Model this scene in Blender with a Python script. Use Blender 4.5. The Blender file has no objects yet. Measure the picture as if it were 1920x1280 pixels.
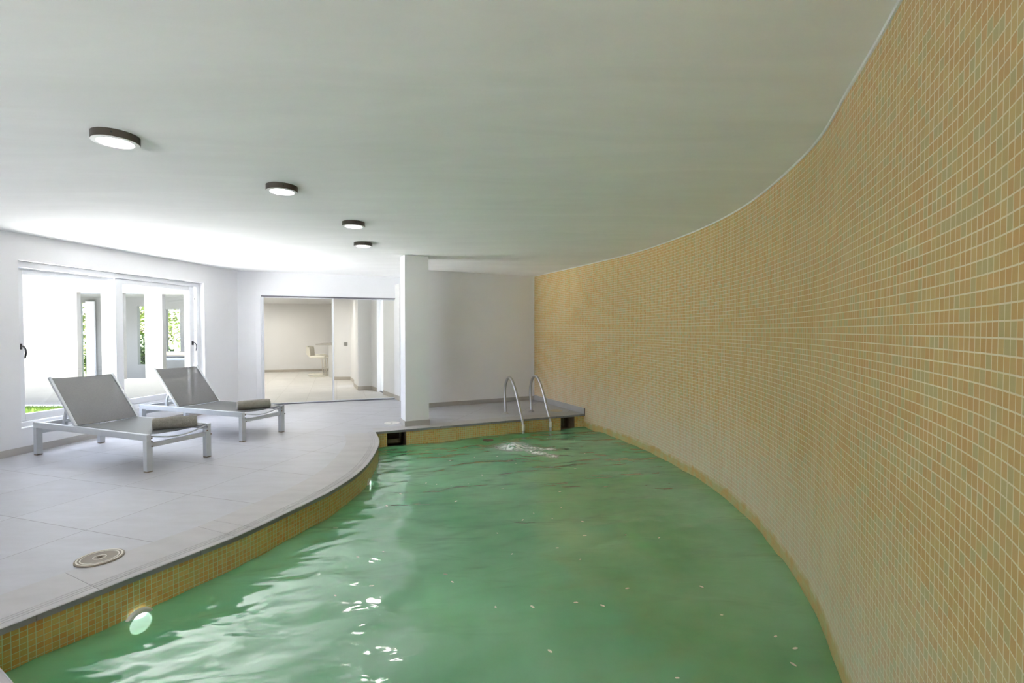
import bpy, bmesh, math, random
from mathutils import Vector, Matrix, noise
from mathutils.geometry import tessellate_polygon
R = math.radians
random.seed(7)
S = bpy.context.scene
COL = S.collection

# ------------------------------------------------------------------ camera, sky, sun, exposure
CH, ZC, ZW = 1.45, 2.59, -0.23
cam = bpy.data.cameras.new('camera'); cam_o = bpy.data.objects.new('camera', cam); COL.objects.link(cam_o)
cam.sensor_width = 36; cam.lens = 905 / 1920 * 36; cam.clip_start = .05; cam.clip_end = 200
cam_o.location = (0, 0, CH); cam_o.rotation_euler = (R(90 - 1.27), 0, 0)
S.camera = cam_o

w = bpy.data.worlds.new('sky'); S.world = w; w.use_nodes = True
bg = w.node_tree.nodes['Background']; bg.inputs[0].default_value = (.72, .80, 1, 1); bg.inputs[1].default_value = 1.8

def light(name, kind, loc, energy, color=(1, 1, 1), rot=(0, 0, 0), **kw):
    l = bpy.data.lights.new(name, kind); l.energy = energy; l.color = color
    for k, v in kw.items(): setattr(l, k, v)
    o = bpy.data.objects.new(name, l); o.location = loc; o.rotation_euler = rot; COL.objects.link(o); return o
sun_dir = Vector((-.05, .12, .98)).normalized()
sun = light('sun', 'SUN', (-8, 2, 12), 17.0, (1, .97, .94), angle=R(1))
sun.rotation_euler = sun_dir.to_track_quat('Z', 'Y').to_euler()

vs = S.view_settings; vs.view_transform = 'Standard'; vs.look = 'None'; vs.gamma = 1; vs.use_curve_mapping = False
vs.exposure = 2.42
S.cycles.max_bounces = 10; S.cycles.diffuse_bounces = 7; S.cycles.transparent_max_bounces = 16
S.cycles.caustics_reflective = False; S.cycles.caustics_refractive = False
S.cycles.sample_clamp_indirect = 6
S.cycles.use_denoising = True

# ------------------------------------------------------------------ materials
def mat(name, col=(.8, .8, .8), rough=.5, metal=0, spec=.5, noise_amt=0, noise_scale=8, bump=0, bump_scale=60, stretch=(1, 1, 1), emit=None, es=1):
    m = bpy.data.materials.new(name); m.use_nodes = True; nt = m.node_tree; N = nt.nodes; L = nt.links
    b = N['Principled BSDF']; b.inputs['Base Color'].default_value = (*col, 1)
    b.inputs['Roughness'].default_value = rough; b.inputs['Metallic'].default_value = metal
    b.inputs['Specular IOR Level'].default_value = spec
    tc = N.new('ShaderNodeTexCoord'); mp = N.new('ShaderNodeMapping'); mp.inputs['Scale'].default_value = stretch
    L.new(tc.outputs['Object'], mp.inputs['Vector'])
    if noise_amt:
        n = N.new('ShaderNodeTexNoise'); n.inputs['Scale'].default_value = noise_scale; n.inputs['Detail'].default_value = 6
        L.new(mp.outputs[0], n.inputs['Vector'])
        r = N.new('ShaderNodeValToRGB'); r.color_ramp.elements[0].position = .3; r.color_ramp.elements[1].position = .7
        r.color_ramp.elements[0].color = (*[c * (1 - noise_amt) for c in col], 1)
        r.color_ramp.elements[1].color = (*[min(1, c * (1 + noise_amt)) for c in col], 1)
        L.new(n.outputs['Fac'], r.inputs[0]); L.new(r.outputs[0], b.inputs['Base Color'])
    if bump:
        n2 = N.new('ShaderNodeTexNoise'); n2.inputs['Scale'].default_value = bump_scale; n2.inputs['Detail'].default_value = 4
        L.new(mp.outputs[0], n2.inputs['Vector'])
        bp = N.new('ShaderNodeBump'); bp.inputs['Strength'].default_value = bump; bp.inputs['Distance'].default_value = .01
        L.new(n2.outputs['Fac'], bp.inputs['Height']); L.new(bp.outputs[0], b.inputs['Normal'])
    if emit:
        b.inputs['Emission Color'].default_value = (*emit, 1); b.inputs['Emission Strength'].default_value = es
    return m

def mat_tiles_floor(name, c1, c2, grout, pitch, ang, off, gw=.003, rough=.45):
    m = bpy.data.materials.new(name); m.use_nodes = True; nt = m.node_tree; N = nt.nodes; L = nt.links
    b = N['Principled BSDF']; b.inputs['Roughness'].default_value = rough
    tc = N.new('ShaderNodeTexCoord'); mp = N.new('ShaderNodeMapping'); mp.vector_type = 'POINT'
    mp.inputs['Rotation'].default_value = (0, 0, ang); mp.inputs['Location'].default_value = (off[0], off[1], 0)
    L.new(tc.outputs['Object'], mp.inputs['Vector'])
    br = N.new('ShaderNodeTexBrick'); br.offset = 0; br.inputs['Scale'].default_value = 1
    br.inputs['Brick Width'].default_value = pitch; br.inputs['Row Height'].default_value = pitch
    br.inputs['Mortar Size'].default_value = gw; br.inputs['Mortar Smooth'].default_value = .1; br.inputs['Bias'].default_value = 0
    br.inputs['Color1'].default_value = (*c1, 1); br.inputs['Color2'].default_value = (*c2, 1); br.inputs['Mortar'].default_value = (*grout, 1)
    L.new(mp.outputs[0], br.inputs['Vector'])
    n = N.new('ShaderNodeTexNoise'); n.inputs['Scale'].default_value = 2.2; n.inputs['Detail'].default_value = 9; n.inputs['Roughness'].default_value = .65
    mp2 = N.new('ShaderNodeMapping'); mp2.inputs['Scale'].default_value = (1, 3.2, 1); mp2.inputs['Rotation'].default_value = (0, 0, ang)
    L.new(tc.outputs['Object'], mp2.inputs['Vector']); L.new(mp2.outputs[0], n.inputs['Vector'])
    r = N.new('ShaderNodeValToRGB'); r.color_ramp.elements[0].position = .3; r.color_ramp.elements[1].position = .72
    r.color_ramp.elements[0].color = (.86, .85, .84, 1); r.color_ramp.elements[1].color = (1, 1, 1, 1)
    L.new(n.outputs['Fac'], r.inputs[0])
    mx = N.new('ShaderNodeMix'); mx.data_type = 'RGBA'; mx.blend_type = 'MULTIPLY'; mx.inputs['Factor'].default_value = 1
    L.new(br.outputs['Color'], mx.inputs['A']); L.new(r.outputs[0], mx.inputs['B']); L.new(mx.outputs['Result'], b.inputs['Base Color'])
    bp = N.new('ShaderNodeBump'); bp.inputs['Strength'].default_value = .5; bp.inputs['Distance'].default_value = .002; bp.invert = True
    L.new(br.outputs['Fac'], bp.inputs['Height']); L.new(bp.outputs[0], b.inputs['Normal'])
    return m

def mat_mosaic(name, pool=False):
    """small square glass mosaic in ochre, straw and pale green; the waterline band is stained, lime bloom above it"""
    P = .031 if pool else .035
    m = bpy.data.materials.new(name); m.use_nodes = True; nt = m.node_tree; N = nt.nodes; L = nt.links
    b = N['Principled BSDF']; b.inputs['Roughness'].default_value = .38; b.inputs['Specular IOR Level'].default_value = .35
    uv = N.new('ShaderNodeTexCoord')
    br = N.new('ShaderNodeTexBrick'); br.offset = 0; br.inputs['Scale'].default_value = 1
    br.inputs['Brick Width'].default_value = P; br.inputs['Row Height'].default_value = P
    br.inputs['Mortar Size'].default_value = .0021 if not pool else .0018; br.inputs['Mortar Smooth'].default_value = .15; br.inputs['Bias'].default_value = 0
    br.inputs['Color1'].default_value = (0, 0, 0, 1); br.inputs['Color2'].default_value = (1, 1, 1, 1); br.inputs['Mortar'].default_value = (.5, .5, .5, 1)
    L.new(uv.outputs['UV'], br.inputs['Vector'])
    r = N.new('ShaderNodeValToRGB'); cr = r.color_ramp
    if pool: cols = [(.66, .35, .10), (.70, .41, .12), (.68, .46, .14), (.60, .46, .15), (.72, .49, .17)]
    else: cols = [(.63, .36, .12), (.66, .40, .145), (.61, .43, .16), (.55, .46, .21), (.66, .46, .17), (.63, .385, .13)]
    cr.interpolation = 'CONSTANT'
    cr.elements[0].position = 0; cr.elements[0].color = (*cols[0], 1)
    cr.elements[1].position = 1 / len(cols); cr.elements[1].color = (*cols[1], 1)
    for i, c in enumerate(cols[2:]):
        e = cr.elements.new((i + 2) / len(cols)); e.color = (*c, 1)
    L.new(br.outputs['Color'], r.inputs[0])
    # large scale drift of the sheets
    n = N.new('ShaderNodeTexNoise'); n.inputs['Scale'].default_value = 1.3; n.inputs['Detail'].default_value = 3
    L.new(uv.outputs['UV'], n.inputs['Vector'])
    dr = N.new('ShaderNodeMix'); dr.data_type = 'RGBA'; dr.blend_type = 'MIX'
    mr = N.new('ShaderNodeMapRange'); mr.inputs[1].default_value = .35; mr.inputs[2].default_value = .7; mr.inputs[3].default_value = 0; mr.inputs[4].default_value = .3
    L.new(n.outputs['Fac'], mr.inputs[0]); L.new(mr.outputs[0], dr.inputs['Factor'])
    L.new(r.outputs[0], dr.inputs['A']); dr.inputs['B'].default_value = (.56, .42, .17, 1)
    gr = N.new('ShaderNodeMix'); gr.data_type = 'RGBA'
    L.new(br.outputs['Fac'], gr.inputs['Factor']); L.new(dr.outputs['Result'], gr.inputs['A'])
    gr.inputs['B'].default_value = (.84, .75, .58, 1) if not pool else (.60, .74, .48, 1)
    out = gr.outputs['Result']
    sx = N.new('ShaderNodeSeparateXYZ'); L.new(uv.outputs['UV'], sx.inputs[0])
    if not pool:
        # lime bloom over the lower wall, in patches
        n3 = N.new('ShaderNodeTexNoise'); n3.inputs['Scale'].default_value = 3.5; n3.inputs['Detail'].default_value = 7
        L.new(uv.outputs['UV'], n3.inputs['Vector'])
        ad = N.new('ShaderNodeMath'); ad.operation = 'MULTIPLY_ADD'; ad.inputs[1].default_value = -.9; L.new(n3.outputs['Fac'], ad.inputs[0]); L.new(sx.outputs['Y'], ad.inputs[2])
        m1 = N.new('ShaderNodeMapRange'); m1.inputs[1].default_value = -.62; m1.inputs[2].default_value = .35; m1.inputs[3].default_value = .46; m1.inputs[4].default_value = 0
        L.new(ad.outputs[0], m1.inputs[0])
        lb = N.new('ShaderNodeMix'); lb.data_type = 'RGBA'; L.new(m1.outputs[0], lb.inputs['Factor']); L.new(out, lb.inputs['A'])
        lb.inputs['B'].default_value = (.84, .77, .66, 1); out = lb.outputs['Result']
        # wet ochre and green tide band at the water
        n4 = N.new('ShaderNodeTexNoise'); n4.inputs['Scale'].default_value = 9; n4.inputs['Detail'].default_value = 5
        L.new(uv.outputs['UV'], n4.inputs['Vector'])
        a4 = N.new('ShaderNodeMath'); a4.operation = 'MULTIPLY_ADD'; a4.inputs[1].default_value = .12; L.new(n4.outputs['Fac'], a4.inputs[0]); L.new(sx.outputs['Y'], a4.inputs[2])
        m4 = N.new('ShaderNodeMapRange'); m4.inputs[1].default_value = -.09; m4.inputs[2].default_value = -.05; m4.inputs[3].default_value = .8; m4.inputs[4].default_value = 0
        L.new(a4.outputs[0], m4.inputs[0])
        rr = N.new('ShaderNodeValToRGB'); rr.color_ramp.elements[0].position = .4; rr.color_ramp.elements[1].position = .6
        rr.color_ramp.elements[0].color = (.62, .38, .08, 1); rr.color_ramp.elements[1].color = (.52, .50, .18, 1)
        L.new(n4.outputs['Fac'], rr.inputs[0])
        tb = N.new('ShaderNodeMix'); tb.data_type = 'RGBA'; L.new(m4.outputs[0], tb.inputs['Factor']); L.new(out, tb.inputs['A']); L.new(rr.outputs[0], tb.inputs['B'])
        out = tb.outputs['Result']
    L.new(out, b.inputs['Base Color'])
    bp = N.new('ShaderNodeBump'); bp.inputs['Strength'].default_value = .5; bp.inputs['Distance'].default_value = .0015; bp.invert = True
    L.new(br.outputs['Fac'], bp.inputs['Height']); L.new(bp.outputs[0], b.inputs['Normal'])
    return m

def schlick(N, L, f0, normal=None):
    lw_ = N.new('ShaderNodeLayerWeight'); lw_.inputs['Blend'].default_value = .5
    if normal: L.new(normal, lw_.inputs['Normal'])
    pw = N.new('ShaderNodeMath'); pw.operation = 'POWER'; pw.inputs[1].default_value = 5; L.new(lw_.outputs['Facing'], pw.inputs[0])
    ma = N.new('ShaderNodeMath'); ma.operation = 'MULTIPLY_ADD'; ma.inputs[1].default_value = 1 - f0; ma.inputs[2].default_value = f0; L.new(pw.outputs[0], ma.inputs[0])
    return ma.outputs[0]
def mat_glass(name, tint=(.98, .99, .985), ior=.03, rough=0):
    m = bpy.data.materials.new(name); m.use_nodes = True; nt = m.node_tree; N = nt.nodes; L = nt.links
    N.remove(N['Principled BSDF']); out = N['Material Output']
    t = N.new('ShaderNodeBsdfTransparent'); t.inputs[0].default_value = (*tint, 1)
    g = N.new('ShaderNodeBsdfGlossy'); g.inputs['Roughness'].default_value = rough
    mx = N.new('ShaderNodeMixShader'); L.new(schlick(N, L, ior), mx.inputs[0]); L.new(t.outputs[0], mx.inputs[1]); L.new(g.outputs[0], mx.inputs[2])
    L.new(mx.outputs[0], out.inputs[0]); return m

def mat_water():
    m = bpy.data.materials.new('murky_green_water'); m.use_nodes = True; nt = m.node_tree; N = nt.nodes; L = nt.links
    N.remove(N['Principled BSDF']); out = N['Material Output']
    tc = N.new('ShaderNodeTexCoord')
    mp = N.new('ShaderNodeMapping'); mp.inputs['Scale'].default_value = (1.0, 2.3, 1); mp.inputs['Rotation'].default_value = (0, 0, R(-18))
    L.new(tc.outputs['Object'], mp.inputs[0])
    n = N.new('ShaderNodeTexNoise'); n.inputs['Scale'].default_value = 2.2; n.inputs['Detail'].default_value = 2.2; n.inputs['Distortion'].default_value = .8
    L.new(mp.outputs[0], n.inputs[0])
    bp = N.new('ShaderNodeBump'); bp.inputs['Strength'].default_value = .7; bp.inputs['Distance'].default_value = .018
    L.new(n.outputs['Fac'], bp.inputs['Height'])
    n2 = N.new('ShaderNodeTexNoise'); n2.inputs['Scale'].default_value = .7; n2.inputs['Detail'].default_value = 5
    L.new(tc.outputs['Object'], n2.inputs[0])
    cr = N.new('ShaderNodeValToRGB'); cr.color_ramp.elements[0].position = .35; cr.color_ramp.elements[1].position = .68
    cr.color_ramp.elements[0].color = (.16, .55, .26, 1); cr.color_ramp.elements[1].color = (.35, .76, .46, 1)
    L.new(n2.outputs['Fac'], cr.inputs[0])
    d = N.new('ShaderNodeBsdfDiffuse'); L.new(cr.outputs[0], d.inputs[0])
    t = N.new('ShaderNodeBsdfTransparent'); t.inputs[0].default_value = (.75, .95, .75, 1)
    tl = N.new('ShaderNodeBsdfTranslucent'); L.new(cr.outputs[0], tl.inputs[0])
    m0 = N.new('ShaderNodeMixShader'); m0.inputs[0].default_value = .15; L.new(d.outputs[0], m0.inputs[1]); L.new(tl.outputs[0], m0.inputs[2])
    m1 = N.new('ShaderNodeMixShader'); m1.inputs[0].default_value = .80; L.new(t.outputs[0], m1.inputs[1]); L.new(m0.outputs[0], m1.inputs[2])
    g = N.new('ShaderNodeBsdfGlossy'); g.inputs['Roughness'].default_value = .08; L.new(bp.outputs[0], g.inputs['Normal'])
    m2 = N.new('ShaderNodeMixShader'); L.new(schlick(N, L, .22, bp.outputs[0]), m2.inputs[0]); L.new(m1.outputs[0], m2.inputs[1]); L.new(g.outputs[0], m2.inputs[2])
    L.new(m2.outputs[0], out.inputs[0])
    va = N.new('ShaderNodeVolumeAbsorption'); va.inputs['Color'].default_value = (.35, .80, .40, 1); va.inputs['Density'].default_value = 1.5
    L.new(va.outputs[0], out.inputs['Volume'])
    return m

def mat_patchy(name, col, lo, hi, scale, stretch=(1, 1, 1)):
    m = bpy.data.materials.new(name); m.use_nodes = True; nt = m.node_tree; N = nt.nodes; L = nt.links
    b = N['Principled BSDF']; b.inputs['Base Color'].default_value = (*col, 1); b.inputs['Roughness'].default_value = .6
    tc = N.new('ShaderNodeTexCoord'); mp = N.new('ShaderNodeMapping'); mp.inputs['Scale'].default_value = stretch; L.new(tc.outputs['Object'], mp.inputs[0])
    n = N.new('ShaderNodeTexNoise'); n.inputs['Scale'].default_value = scale; n.inputs['Detail'].default_value = 6; n.inputs['Distortion'].default_value = 1.2; L.new(mp.outputs[0], n.inputs[0])
    at = N.new('ShaderNodeAttribute'); at.attribute_name = 'cover'
    mu = N.new('ShaderNodeMath'); mu.operation = 'MULTIPLY'
    mr = N.new('ShaderNodeMapRange'); mr.inputs[1].default_value = lo; mr.inputs[2].default_value = hi; L.new(n.outputs['Fac'], mr.inputs[0])
    L.new(mr.outputs[0], mu.inputs[0]); L.new(at.outputs['Fac'], mu.inputs[1]); L.new(mu.outputs[0], b.inputs['Alpha'])
    return m

M = {}
M['wall'] = mat('white_paint', (.78, .78, .80), .75, noise_amt=.015, noise_scale=1.5, bump=.05, bump_scale=40)
M['cream'] = mat('cream_paint', (.78, .775, .765), .8, noise_amt=.02, noise_scale=1)
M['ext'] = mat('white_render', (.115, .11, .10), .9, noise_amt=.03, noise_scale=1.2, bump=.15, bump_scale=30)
M['floor'] = mat_tiles_floor('porcelain_tiles', (.47, .47, .50), (.495, .495, .525), (.25, .24, .24), .8, R(17.3), (0, 0))
M['floor2'] = mat_tiles_floor('beige_porcelain', (.60, .58, .55), (.65, .63, .60), (.42, .40, .36), .6, R(-20), (0, 0))
M['coping'] = mat('coping_stone', (.44, .425, .425), .5, noise_amt=.07, noise_scale=3, stretch=(1, 2.5, 1))
M['base'] = mat('skirting_tile', (.44, .42, .40), .5, noise_amt=.06, noise_scale=4)
M['base2'] = mat('beige_skirting_tile', (.46, .42, .36), .5, noise_amt=.06, noise_scale=4)
M['mosaic'] = mat_mosaic('dry_mosaic'); M['mosaic_pool'] = mat_mosaic('waterline_mosaic', True)
M['bead'] = mat('white_sealant', (.82, .83, .84), .4)
M['alu'] = mat('white_aluminium', (.78, .79, .82), .35)
M['dark_alu'] = mat('dark_track', (.12, .12, .14), .4)
M['black'] = mat('black_plastic', (.02, .02, .025), .35)
M['glass'] = mat_glass('window_glass'); M['glass_d'] = mat_glass('door_glass', (.97, .97, .95), .02)
M['frame'] = mat('lounger_metal', (.52, .54, .56), .38, metal=.15, noise_amt=.03, noise_scale=20)
M['glide'] = mat('tan_rubber', (.20, .16, .11), .7)
M['rust'] = mat('bolt_steel', (.18, .13, .10), .5, metal=.6)
M['towel'] = mat('taupe_towel', (.27, .255, .215), .95, noise_amt=.12, noise_scale=30, bump=.8, bump_scale=180)
M['towel_in'] = mat('towel_edge', (.45, .43, .40), .95, bump=.6, bump_scale=150)
M['steel'] = mat('stainless_steel', (.50, .50, .51), .28, metal=1)
M['sleeve'] = mat('white_plastic_sleeve', (.80, .78, .70), .4)
M['bronze'] = mat('brushed_bronze_metal', (.115, .10, .085), .38, metal=.75, noise_amt=.08, noise_scale=30, stretch=(1, 1, 8))
M['ring'] = mat('white_lamp_ring', (.80, .80, .80), .4)
M['diff'] = mat('lamp_diffuser', (.9, .9, .9), .5, emit=(1, .98, .95), es=3)
M['brown'] = mat('aged_plastic', (.20, .16, .11), .45, noise_amt=.05, noise_scale=20)
M['lidwhite'] = mat('cream_plastic', (.66, .61, .52), .45)
M['cap'] = mat('white_plastic_cap', (.76, .74, .70), .5)
M['niche'] = mat('niche_plastic', (.17, .12, .075), .6, noise_amt=.15, noise_scale=14)
M['flap'] = mat('niche_flap', (.26, .21, .13), .6, noise_amt=.1, noise_scale=20)
M['lens'] = mat('underwater_lens', (.9, .9, .95), .3, emit=(.86, .88, 1), es=.9)
M['lensrim'] = mat('underwater_rim', (.62, .66, .62), .4)
M['grass'] = mat('lawn_green', (.085, .14, .012), .9, noise_amt=.4, noise_scale=25)
M['earth'] = mat('lawn_ground', (.07, .10, .02), .95, noise_amt=.3, noise_scale=6)
M['paving'] = mat('pale_paving', (.86, .86, .85), .85, noise_amt=.05, noise_scale=3)
M['bark'] = mat('tree_bark', (.06, .045, .035), .9, noise_amt=.3, noise_scale=9)
M['leaf'] = mat('tree_leaf', (.13, .17, .03), .6, noise_amt=.45, noise_scale=2.2)
M['leaf2'] = mat('shrub_leaf', (.07, .12, .045), .6, noise_amt=.4, noise_scale=3)
M['leather'] = mat('cream_leather', (.74, .71, .62), .5)
M['chrome'] = mat('pale_chrome', (.78, .74, .65), .3, metal=.3)
M['stone'] = mat('pale_counter_stone', (.52, .50, .46), .3, noise_amt=.05, noise_scale=6)
M['greyp'] = mat('grey_switch_plastic', (.28, .28, .26), .4)
M['extgrey'] = mat('grey_garden_wall', (.25, .255, .25), .9, noise_amt=.04, noise_scale=2)
M['slate'] = mat('blue_grey_bench', (.25, .29, .33), .7)
M['tan'] = mat('tan_ledge', (.40, .34, .25), .8)
M['debris'] = mat('pale_petal', (.72, .76, .62), .7)
M['sediment'] = mat('brown_leaf', (.10, .075, .045), .8)
M['water'] = mat_water()
M['foam'] = mat_patchy('white_foam', (.90, .95, .93), .36, .56, 16, (1, 1.6, 1))

# ceiling: skim coat with faint trowel drags
def mat_ceiling():
    m = mat('ceiling_plaster', (.72, .72, .69), .85); N = m.node_tree.nodes; L = m.node_tree.links; b = N['Principled BSDF']
    tc = N.new('ShaderNodeTexCoord'); mp = N.new('ShaderNodeMapping'); mp.inputs['Scale'].default_value = (.45, 2.0, 1); mp.inputs['Rotation'].default_value = (0, 0, R(-14)); L.new(tc.outputs['Object'], mp.inputs[0])
    n = N.new('ShaderNodeTexNoise'); n.inputs['Scale'].default_value = 1.6; n.inputs['Detail'].default_value = 8; n.inputs['Roughness'].default_value = .6; n.inputs['Distortion'].default_value = .7
    L.new(mp.outputs[0], n.inputs[0])
    r = N.new('ShaderNodeValToRGB'); r.color_ramp.elements[0].position = .3; r.color_ramp.elements[1].position = .7
    r.color_ramp.elements[0].color = (.83, .83, .83, 1); r.color_ramp.elements[1].color = (.90, .90, .90, 1)
    L.new(n.outputs['Fac'], r.inputs[0]); L.new(r.outputs[0], b.inputs['Base Color'])
    bp = N.new('ShaderNodeBump'); bp.inputs['Strength'].default_value = .25; bp.inputs['Distance'].default_value = .018
    L.new(n.outputs['Fac'], bp.inputs['Height']); L.new(bp.outputs[0], b.inputs['Normal']); return m
M['ceil'] = mat_ceiling()

def mat_sling():
    m = bpy.data.materials.new('grey_mesh_sling'); m.use_nodes = True; nt = m.node_tree; N = nt.nodes; L = nt.links
    b = N['Principled BSDF']; b.inputs['Roughness'].default_value = .38; b.inputs['Specular IOR Level'].default_value = .8
    tc = N.new('ShaderNodeTexCoord')
    n = N.new('ShaderNodeTexNoise'); n.inputs['Scale'].default_value = 90; n.inputs['Detail'].default_value = 2; L.new(tc.outputs['Object'], n.inputs[0])
    r = N.new('ShaderNodeValToRGB'); r.color_ramp.elements[0].color = (.085, .083, .078, 1); r.color_ramp.elements[1].color = (.15, .147, .138, 1)
    L.new(n.outputs['Fac'], r.inputs[0]); L.new(r.outputs[0], b.inputs['Base Color'])
    t = N.new('ShaderNodeBsdfTransparent'); mx = N.new('ShaderNodeMixShader'); mx.inputs[0].default_value = .22
    L.new(b.outputs[0], mx.inputs[1]); L.new(t.outputs[0], mx.inputs[2]); L.new(mx.outputs[0], N['Material Output'].inputs[0])
    return m
M['sling'] = mat_sling()

# ------------------------------------------------------------------ builders
def obj(name, bm, m, parent=None, smooth=False, kind=None, label=None, bevel=0):
    bmesh.ops.recalc_face_normals(bm, faces=bm.faces)
    me = bpy.data.meshes.new(name); bm.to_mesh(me); bm.free(); me.materials.append(m)
    if smooth:
        for p in me.polygons: p.use_smooth = True
        me.set_sharp_from_angle(angle=R(40))
    o = bpy.data.objects.new(name, me); COL.objects.link(o); o.parent = parent
    if kind: o['kind'] = kind
    if label: o['label'] = label
    if bevel:
        md = o.modifiers.new('bevel', 'BEVEL'); md.width = bevel; md.segments = 2; md.limit_method = 'ANGLE'
    return o
def thing(name, label, cat, loc=(0, 0, 0), rz=0, group=None):
    o = bpy.data.objects.new(name, None); COL.objects.link(o); o.location = loc; o.rotation_euler = (0, 0, rz)
    o.empty_display_size = .05
    o['label'] = label; o['category'] = cat
    if group: o['group'] = group
    return o
def tag(o, label, cat, group=None, kind=None):
    o['label'] = label; o['category'] = cat
    if group: o['group'] = group
    if kind: o['kind'] = kind
    return o
def nb(): return bmesh.new()
def box(bm, a, b, mtx=None):
    x0, y0, z0 = a; x1, y1, z1 = b
    v = [bm.verts.new(p) for p in ((x0, y0, z0), (x1, y0, z0), (x1, y1, z0), (x0, y1, z0), (x0, y0, z1), (x1, y0, z1), (x1, y1, z1), (x0, y1, z1))]
    if mtx:
        for q in v: q.co = mtx @ q.co
    for f in ((0, 3, 2, 1), (4, 5, 6, 7), (0, 1, 5, 4), (1, 2, 6, 5), (2, 3, 7, 6), (3, 0, 4, 7)): bm.faces.new([v[i] for i in f])
    return bm
def prism(bm, pts, z0, z1):
    lo = [bm.verts.new((p[0], p[1], z0)) for p in pts]; hi = [bm.verts.new((p[0], p[1], z1)) for p in pts]
    n = len(pts)
    if n > 4:
        for t in tessellate_polygon([[Vector((p[0], p[1], 0)) for p in pts]]): bm.faces.new([lo[i] for i in t]); bm.faces.new([hi[i] for i in t])
    else: bm.faces.new(lo[::-1]); bm.faces.new(hi)
    for i in range(n): bm.faces.new([lo[i], lo[(i + 1) % n], hi[(i + 1) % n], hi[i]])
    return bm
def bar(bm, p, q, wd, ht):
    """rectangular bar from p to q"""
    p = Vector(p); q = Vector(q); d = q - p; up = Vector((0, 0, 1)) if abs(d.normalized().z) < .95 else Vector((1, 0, 0))
    s = d.cross(up).normalized(); u = s.cross(d).normalized()
    c = [(-1, -1), (1, -1), (1, 1), (-1, 1)]
    A = [bm.verts.new(p + s * a * wd / 2 + u * b * ht / 2) for a, b in c]; B = [bm.verts.new(q + s * a * wd / 2 + u * b * ht / 2) for a, b in c]
    bm.faces.new(A[::-1]); bm.faces.new(B)
    for i in range(4): bm.faces.new([A[i], A[(i + 1) % 4], B[(i + 1) % 4], B[i]])
    return bm
def tube(bm, pts, r, n=10, caps=True):
    pts = [Vector(p) for p in pts]; rings = []; prev = None
    for i, p in enumerate(pts):
        t = (pts[min(i + 1, len(pts) - 1)] - pts[max(i - 1, 0)]).normalized()
        if prev is None:
            a = Vector((0, 0, 1)) if abs(t.z) < .9 else Vector((1, 0, 0)); prev = t.cross(a).normalized()
        s = (prev - t * prev.dot(t)).normalized(); prev = s; u = t.cross(s)
        rr = r[i] if isinstance(r, (list, tuple)) else r
        rings.append([bm.verts.new(p + (s * math.cos(2 * math.pi * k / n) + u * math.sin(2 * math.pi * k / n)) * rr) for k in range(n)])
    for a, b in zip(rings, rings[1:]):
        for k in range(n): bm.faces.new([a[k], a[(k + 1) % n], b[(k + 1) % n], b[k]])
    if caps: bm.faces.new(rings[0][::-1]); bm.faces.new(rings[-1])
    return bm
def lathe(bm, prof, n=32, mtx=None):
    rings = []
    for r, z in prof:
        if r < 1e-6: rings.append([bm.verts.new((0, 0, z))])
        else: rings.append([bm.verts.new((r * math.cos(2 * math.pi * k / n), r * math.sin(2 * math.pi * k / n), z)) for k in range(n)])
    for a, b in zip(rings, rings[1:]):
        for k in range(n):
            q = [a[k % len(a)], a[(k + 1) % n % len(a)], b[(k + 1) % n % len(b)], b[k % len(b)]]
            q2 = []
            for v in q:
                if v not in q2: q2.append(v)
            if len(q2) > 2: bm.faces.new(q2)
    if mtx:
        for rg in rings:
            for v in rg: v.co = mtx @ v.co
    return bm
def catmull(P, step=.06):
    P = [Vector(p) for p in P]; out = []
    for i in range(len(P) - 1):
        p0 = P[max(i - 1, 0)]; p1 = P[i]; p2 = P[i + 1]; p3 = P[min(i + 2, len(P) - 1)]
        n = max(1, int((p2 - p1).length / step))
        for k in range(n):
            t = k / n
            out.append(.5 * ((2 * p1) + (p2 - p0) * t + (2 * p0 - 5 * p1 + 4 * p2 - p3) * t * t + (3 * p1 - p0 - 3 * p2 + p3) * t ** 3))
    out.append(P[-1]); return out
def offs(P, d):
    """offset an open 2D polyline to its left by d"""
    out = []
    for i, p in enumerate(P):
        a = P[max(i - 1, 0)]; b = P[min(i + 1, len(P) - 1)]
        if 0 < i < len(P) - 1:
            n1 = (P[i] - a).normalized(); n2 = (b - P[i]).normalized(); t = (n1 + n2).normalized(); c = max(.5, t.dot(n1))
        else: t = (b - a).normalized(); c = 1
        out.append(Vector((p.x - t.y * d / c, p.y + t.x * d / c)))
    return out
def strip_wall(P, Q, z0, z1, s0=0):
    """solid wall between plan polylines P (room side) and Q (back), uv = (arc length, height) on the room side"""
    bm = nb(); uvl = bm.loops.layers.uv.new('UVMap'); n = len(P); s = [s0]
    for a, b in zip(P, P[1:]): s.append(s[-1] + (b - a).length)
    A = [(bm.verts.new((p.x, p.y, z0)), bm.verts.new((p.x, p.y, z1))) for p in P]; B = [(bm.verts.new((p.x, p.y, z0)), bm.verts.new((p.x, p.y, z1))) for p in Q]
    for i in range(n - 1):
        f = bm.faces.new([A[i][0], A[i + 1][0], A[i + 1][1], A[i][1]])
        for l, uvv in zip(f.loops, ((s[i], z0), (s[i + 1], z0), (s[i + 1], z1), (s[i], z1))): l[uvl].uv = uvv
        bm.faces.new([B[i][0], B[i][1], B[i + 1][1], B[i + 1][0]])
        bm.faces.new([A[i][1], A[i + 1][1], B[i + 1][1], B[i][1]]); bm.faces.new([A[i][0], B[i][0], B[i + 1][0], A[i + 1][0]])
    bm.faces.new([A[0][0], A[0][1], B[0][1], B[0][0]]); bm.faces.new([A[-1][0], B[-1][0], B[-1][1], A[-1][1]])
    return bm
def V2(*p): return Vector(p)
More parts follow.
